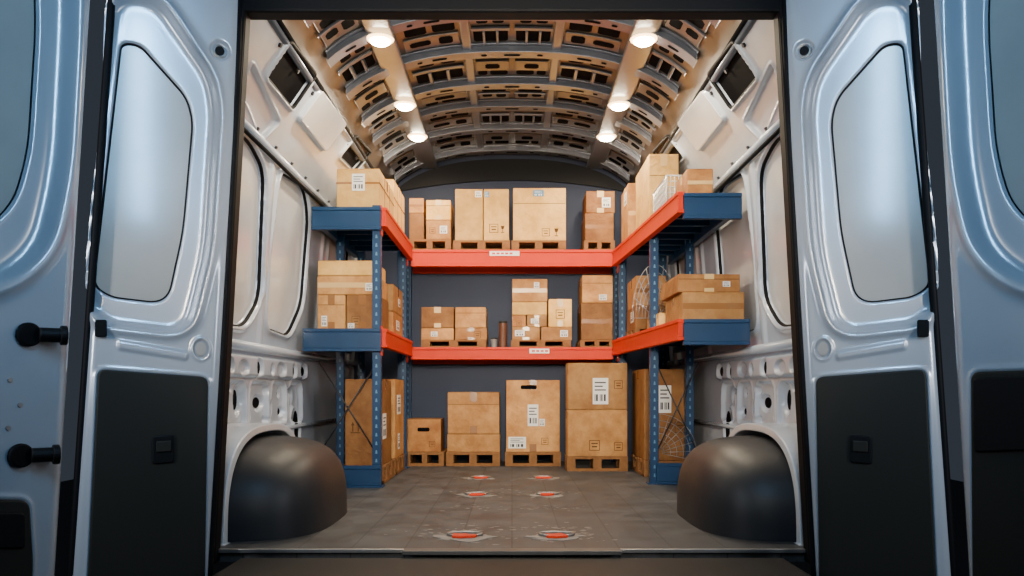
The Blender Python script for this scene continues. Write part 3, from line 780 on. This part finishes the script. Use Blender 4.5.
carton(-1.12,-.85,5.82,.46,z,.70,'tall rear carton in the left rack bottom bay, label on side',0,(('label',.2,.55,.4,.25,1),('label',.3,.1,.2,.2,1)),group=G)

# right rack
G = 'boxes on the right rack'
zt = ZT+.001
carton(.925,1.125,5.40,.58,zt,PZ(154,5.40),'tallest carton on right rack top shelf, near the ceiling light',1,(('icon',.6,.3,.09,'frame'),'seam'),group=G)
carton(.875,1.115,6.03,.37,zt,PZ(183,6.03),'carton at the inner rear end of the right rack top shelf',0,('htape',('label',.2,.7,.3,.2,-1)),group=G)
wbk = thing('wire_basket', 'pale wire mesh basket holding a box on the right rack top shelf', 'basket', (1.03,5.13,zt))
x0,x1,y0,y1,z0,z1 = .952,1.105,4.93,5.36,zt+.007,zt+.215
mb = MB()
for zz in (z0,z1): mb.tube([(x0,y0,zz),(x1,y0,zz),(x1,y1,zz),(x0,y1,zz)], .006, True, 6)
for (a_,b_) in ((x0,y0),(x1,y0),(x1,y1),(x0,y1)): mb.tube([(a_,b_,z0),(a_,b_,z1)], .006, False, 6)
mb.build('basket_frame', M['wire'], wbk, smooth=True)
mb = MB()
for k in range(1,6):
    xx = x0+(x1-x0)*k/6; mb.tube([(xx,y0,z1),(xx,y0,z0),(xx,y1,z0),(xx,y1,z1)], .003, False, 5)
for k in range(1,12):
    yy = y0+(y1-y0)*k/12; mb.tube([(x0,yy,z1),(x0,yy,z0),(x1,yy,z0),(x1,yy,z1)], .003, False, 5)
for k in range(1,6):
    zz = z0+(z1-z0)*k/6; mb.tube([(x0,y0,zz),(x1,y0,zz),(x1,y1,zz),(x0,y1,zz)], .003, True, 5)
mb.build('wire_mesh', M['wire'], wbk, smooth=True)
carton(.965,1.088,4.95,.38,zt+.011,zt+.15,'pale box inside the wire basket on the right rack top shelf',3,(('label',.3,.3,.3,.4,-1),),group=G)
carton(1.0,1.15,4.57,.33,zt,1.885,'small brown box at the front of right rack top shelf',2,('htape',),group=G)
zm = ZM+.001
a = carton(.97,1.325,4.56,.5,zm,PZ(292,4.56),'wide carton with seam at front of right rack middle shelf, lower one',0,('htape',),group=G)
carton(.945,1.30,4.57,.48,a+e,PZ(274,4.57),'wide flat carton at front of right rack middle shelf, upper one',2,(('label',.72,.3,.12,.3),'seam'),group=G,rot=.015)
carton(.94,1.02,5.12,.10,zm,1.115,'tiny carton on right rack middle shelf beside the post, nearer one',1,(),group=G)
carton(.94,1.03,5.45,.12,zm,1.13,'tiny carton on right rack middle shelf beside the post, farther one',0,(('label',.2,.3,.4,.4),),group=G)
z = pallet(0,0,5.85,.5,ZM,.06,'small pallet at the rear of the right rack middle shelf', X=(.90,1.15))+e
a = carton(.905,1.14,5.87,.44,z,1.24,'lower carton at rear of right rack middle shelf on a pallet',2,(('label',.2,.3,.3,.5,-1),),group=G)
carton(.91,1.13,5.87,.44,a+e,PZ(276,5.9),'upper carton at rear of right rack middle shelf on a pallet',0,('htape',),group=G)
z = pallet(0,0,5.70,.60,0,.115,'pallet in the right rack bottom bay', X=(.94,1.29))+e
carton(.945,1.29,5.72,.56,z,PZ(369,5.75),'large brown box with tall white label in right rack bottom bay',2,(('label',.30,.52,.26,.30),('icon',.75,.3,.1,'frame')),group=G)

# ------------------------------------------------------------------ tie-down anchors
names = ['near left','near right','middle left','middle right','far left','far right']
for i, (x, y, sc) in enumerate(((-.20,3.37,1),(.19,3.37,1),(-.21,4.70,.9),(.21,4.70,.9),(-.22,5.6,.9),(.22,5.6,.9))):
    t = thing('tie_down_anchor', 'orange tie-down anchor in the floor, %s one of six' % names[i], 'anchor', (x,y,0), 'floor tie-down anchors')
    r2 = random.Random(i)
    pp = [(x+.125*sc*math.cos(a)*r2.uniform(.6,1.2), y+.10*sc*math.sin(a)*r2.uniform(.6,1.2)) for a in np.linspace(0,2*math.pi,19)[:-1]]
    MB().prism(pp, 0, .003).build('anchor_plate', M['scuff'], t, .001)
    MB().prism([(x+(a+r2.uniform(-.012,.012))*sc,y+b*sc) for a,b in ((-.055,-.035),(-.01,-.045),(.040,-.03),(.05,-.005),(.02,.0),(.01,.03),(-.015,.008),(-.045,.024),(-.045,-.008))], .003,.014).build('latch', M['orange'], t, .003)
    MB().tube([(x+.075*sc*math.cos(a), y+.03+.045*sc*math.sin(a), .009) for a in np.linspace(0,2*math.pi,17)[:-1]], .005, True).build('ring', M['steel'], t, smooth=True)
mb = MB()
for i in range(320):
    x = rnd.choice([-.2,.2])+rnd.gauss(0,.11); y = rnd.choice([3.33,3.42,3.52,3.62,4.7,4.85,5.6,4.2])+rnd.gauss(0,.06); r = rnd.uniform(.003,.014)
    n = 7; ph = rnd.random()
    mb.add([(x+r*rnd.uniform(.5,1.8)*math.cos(ph+2*math.pi*k/n), y+r*rnd.uniform(.5,1.2)*math.sin(ph+2*math.pi*k/n), .0008+i*1e-6) for k in range(n)], [tuple(range(n))])
mb.build('scuff_marks', M['scuff'], fl)

# ------------------------------------------------------------------ ceiling lights
pos = ['front left','front right','middle left','middle right','rear left','rear right']
k = 0
for Y in (4.37,5.38,6.10):
    for s in (-1,1):
        x = s*.72; z = zc(.775)-(.056 if Y != 6.10 else .040)
        t = thing('ceiling_light', 'round glowing ceiling lamp, %s one of six' % pos[k], 'ceiling light', (x,Y,z), 'round ceiling lights'); k += 1
        MB().cyl((x,Y,z-.008),(0,0,1),.066,.010,32,.076).build('halo_bezel', M['lamphalo'], t, .003)  # rim made to glow, imitating the lamp's halo
        v = []; f = []; n = 28
        for j in range(5):
            a = math.pi/2*j/4
            for i in range(n): v.append((x+.056*math.cos(a)*math.cos(2*math.pi*i/n), Y+.056*math.cos(a)*math.sin(2*math.pi*i/n), z-.008-.024*math.sin(a)))
        for j in range(4):
            for i in range(n): f.append((j*n+i,j*n+(i+1)%n,(j+1)*n+(i+1)%n,(j+1)*n+i))
        MB().add(v, f).build('diffuser', M['lamp'], t, smooth=True)
        l = bpy.data.lights.new('lamp', 'AREA'); l.shape = 'DISK'; l.size = .10; l.energy = 15; l.color = (1,.84,.62)
        o = bpy.data.objects.new('lamp', l); C.objects.link(o); o.location = (x,Y,z-.04)

def area(name, loc, tgt, e, col, size, sy=None, spread=180):
    l = bpy.data.lights.new(name, 'AREA'); l.energy = e; l.color = col; l.size = size; l.spread = math.radians(spread)
    if sy: l.shape = 'RECTANGLE'; l.size_y = sy
    o = bpy.data.objects.new(name, l); C.objects.link(o); o.location = loc
    o.rotation_euler = (Vector(tgt)-Vector(loc)).to_track_quat('-Z','Y').to_euler()
area('front_fill', (0,-.6,1.5), (0,6,1.2), 25, (1,.88,.70), .6, None, 42)  # added fill behind the camera, brightens racks and cartons
area('roof_bounce_light', (0,5.3,1.3), (0,5.31,3), 8, (1,.82,.60), .8, 2.0)  # added uplight in mid-aisle, stands in for light bounced onto the roof
area('header_fill', (0,3.4,2.45), (0,6.4,1.0), 15, (1,.93,.82), 1.4, .25)  # added fill out of sight above the header, brightens boxes and arches
area('cool_light', (-.35,.9,2.3), (-1.35,2.8,1.5), 8, (.26,.60,1), .10, 1.2, 90)  # added pair of unseen strips giving the doors blue highlights
area('cool_light', (.35,.9,2.3), (1.35,2.8,1.5), 8, (.26,.60,1), .10, 1.2, 90)
area('side_light', (-2.6,.9,1.6), (-1.4,2.7,1.2), 14, (.90,.94,1), .2, 1.4, 100)  # added pair of unseen neutral lamps brightening the door leaves
area('side_light', (2.6,.9,1.6), (1.4,2.7,1.2), 14, (.90,.94,1), .2, 1.4, 100)

w = bpy.data.worlds.new('world'); bpy.context.scene.world = w; w.use_nodes = True
w.node_tree.nodes['Background'].inputs[0].default_value = (.38,.46,.6,1); w.node_tree.nodes['Background'].inputs[1].default_value = .08

cam = bpy.data.cameras.new('camera'); co = bpy.data.objects.new('camera', cam); C.objects.link(co)
co.location = (0,0,CZ); co.rotation_euler = (math.pi/2,0,0)
cam.sensor_width = 36; cam.lens = 36*F/1024; cam.shift_y = (HY-288)/1024; cam.clip_start = .05
bpy.context.scene.camera = co
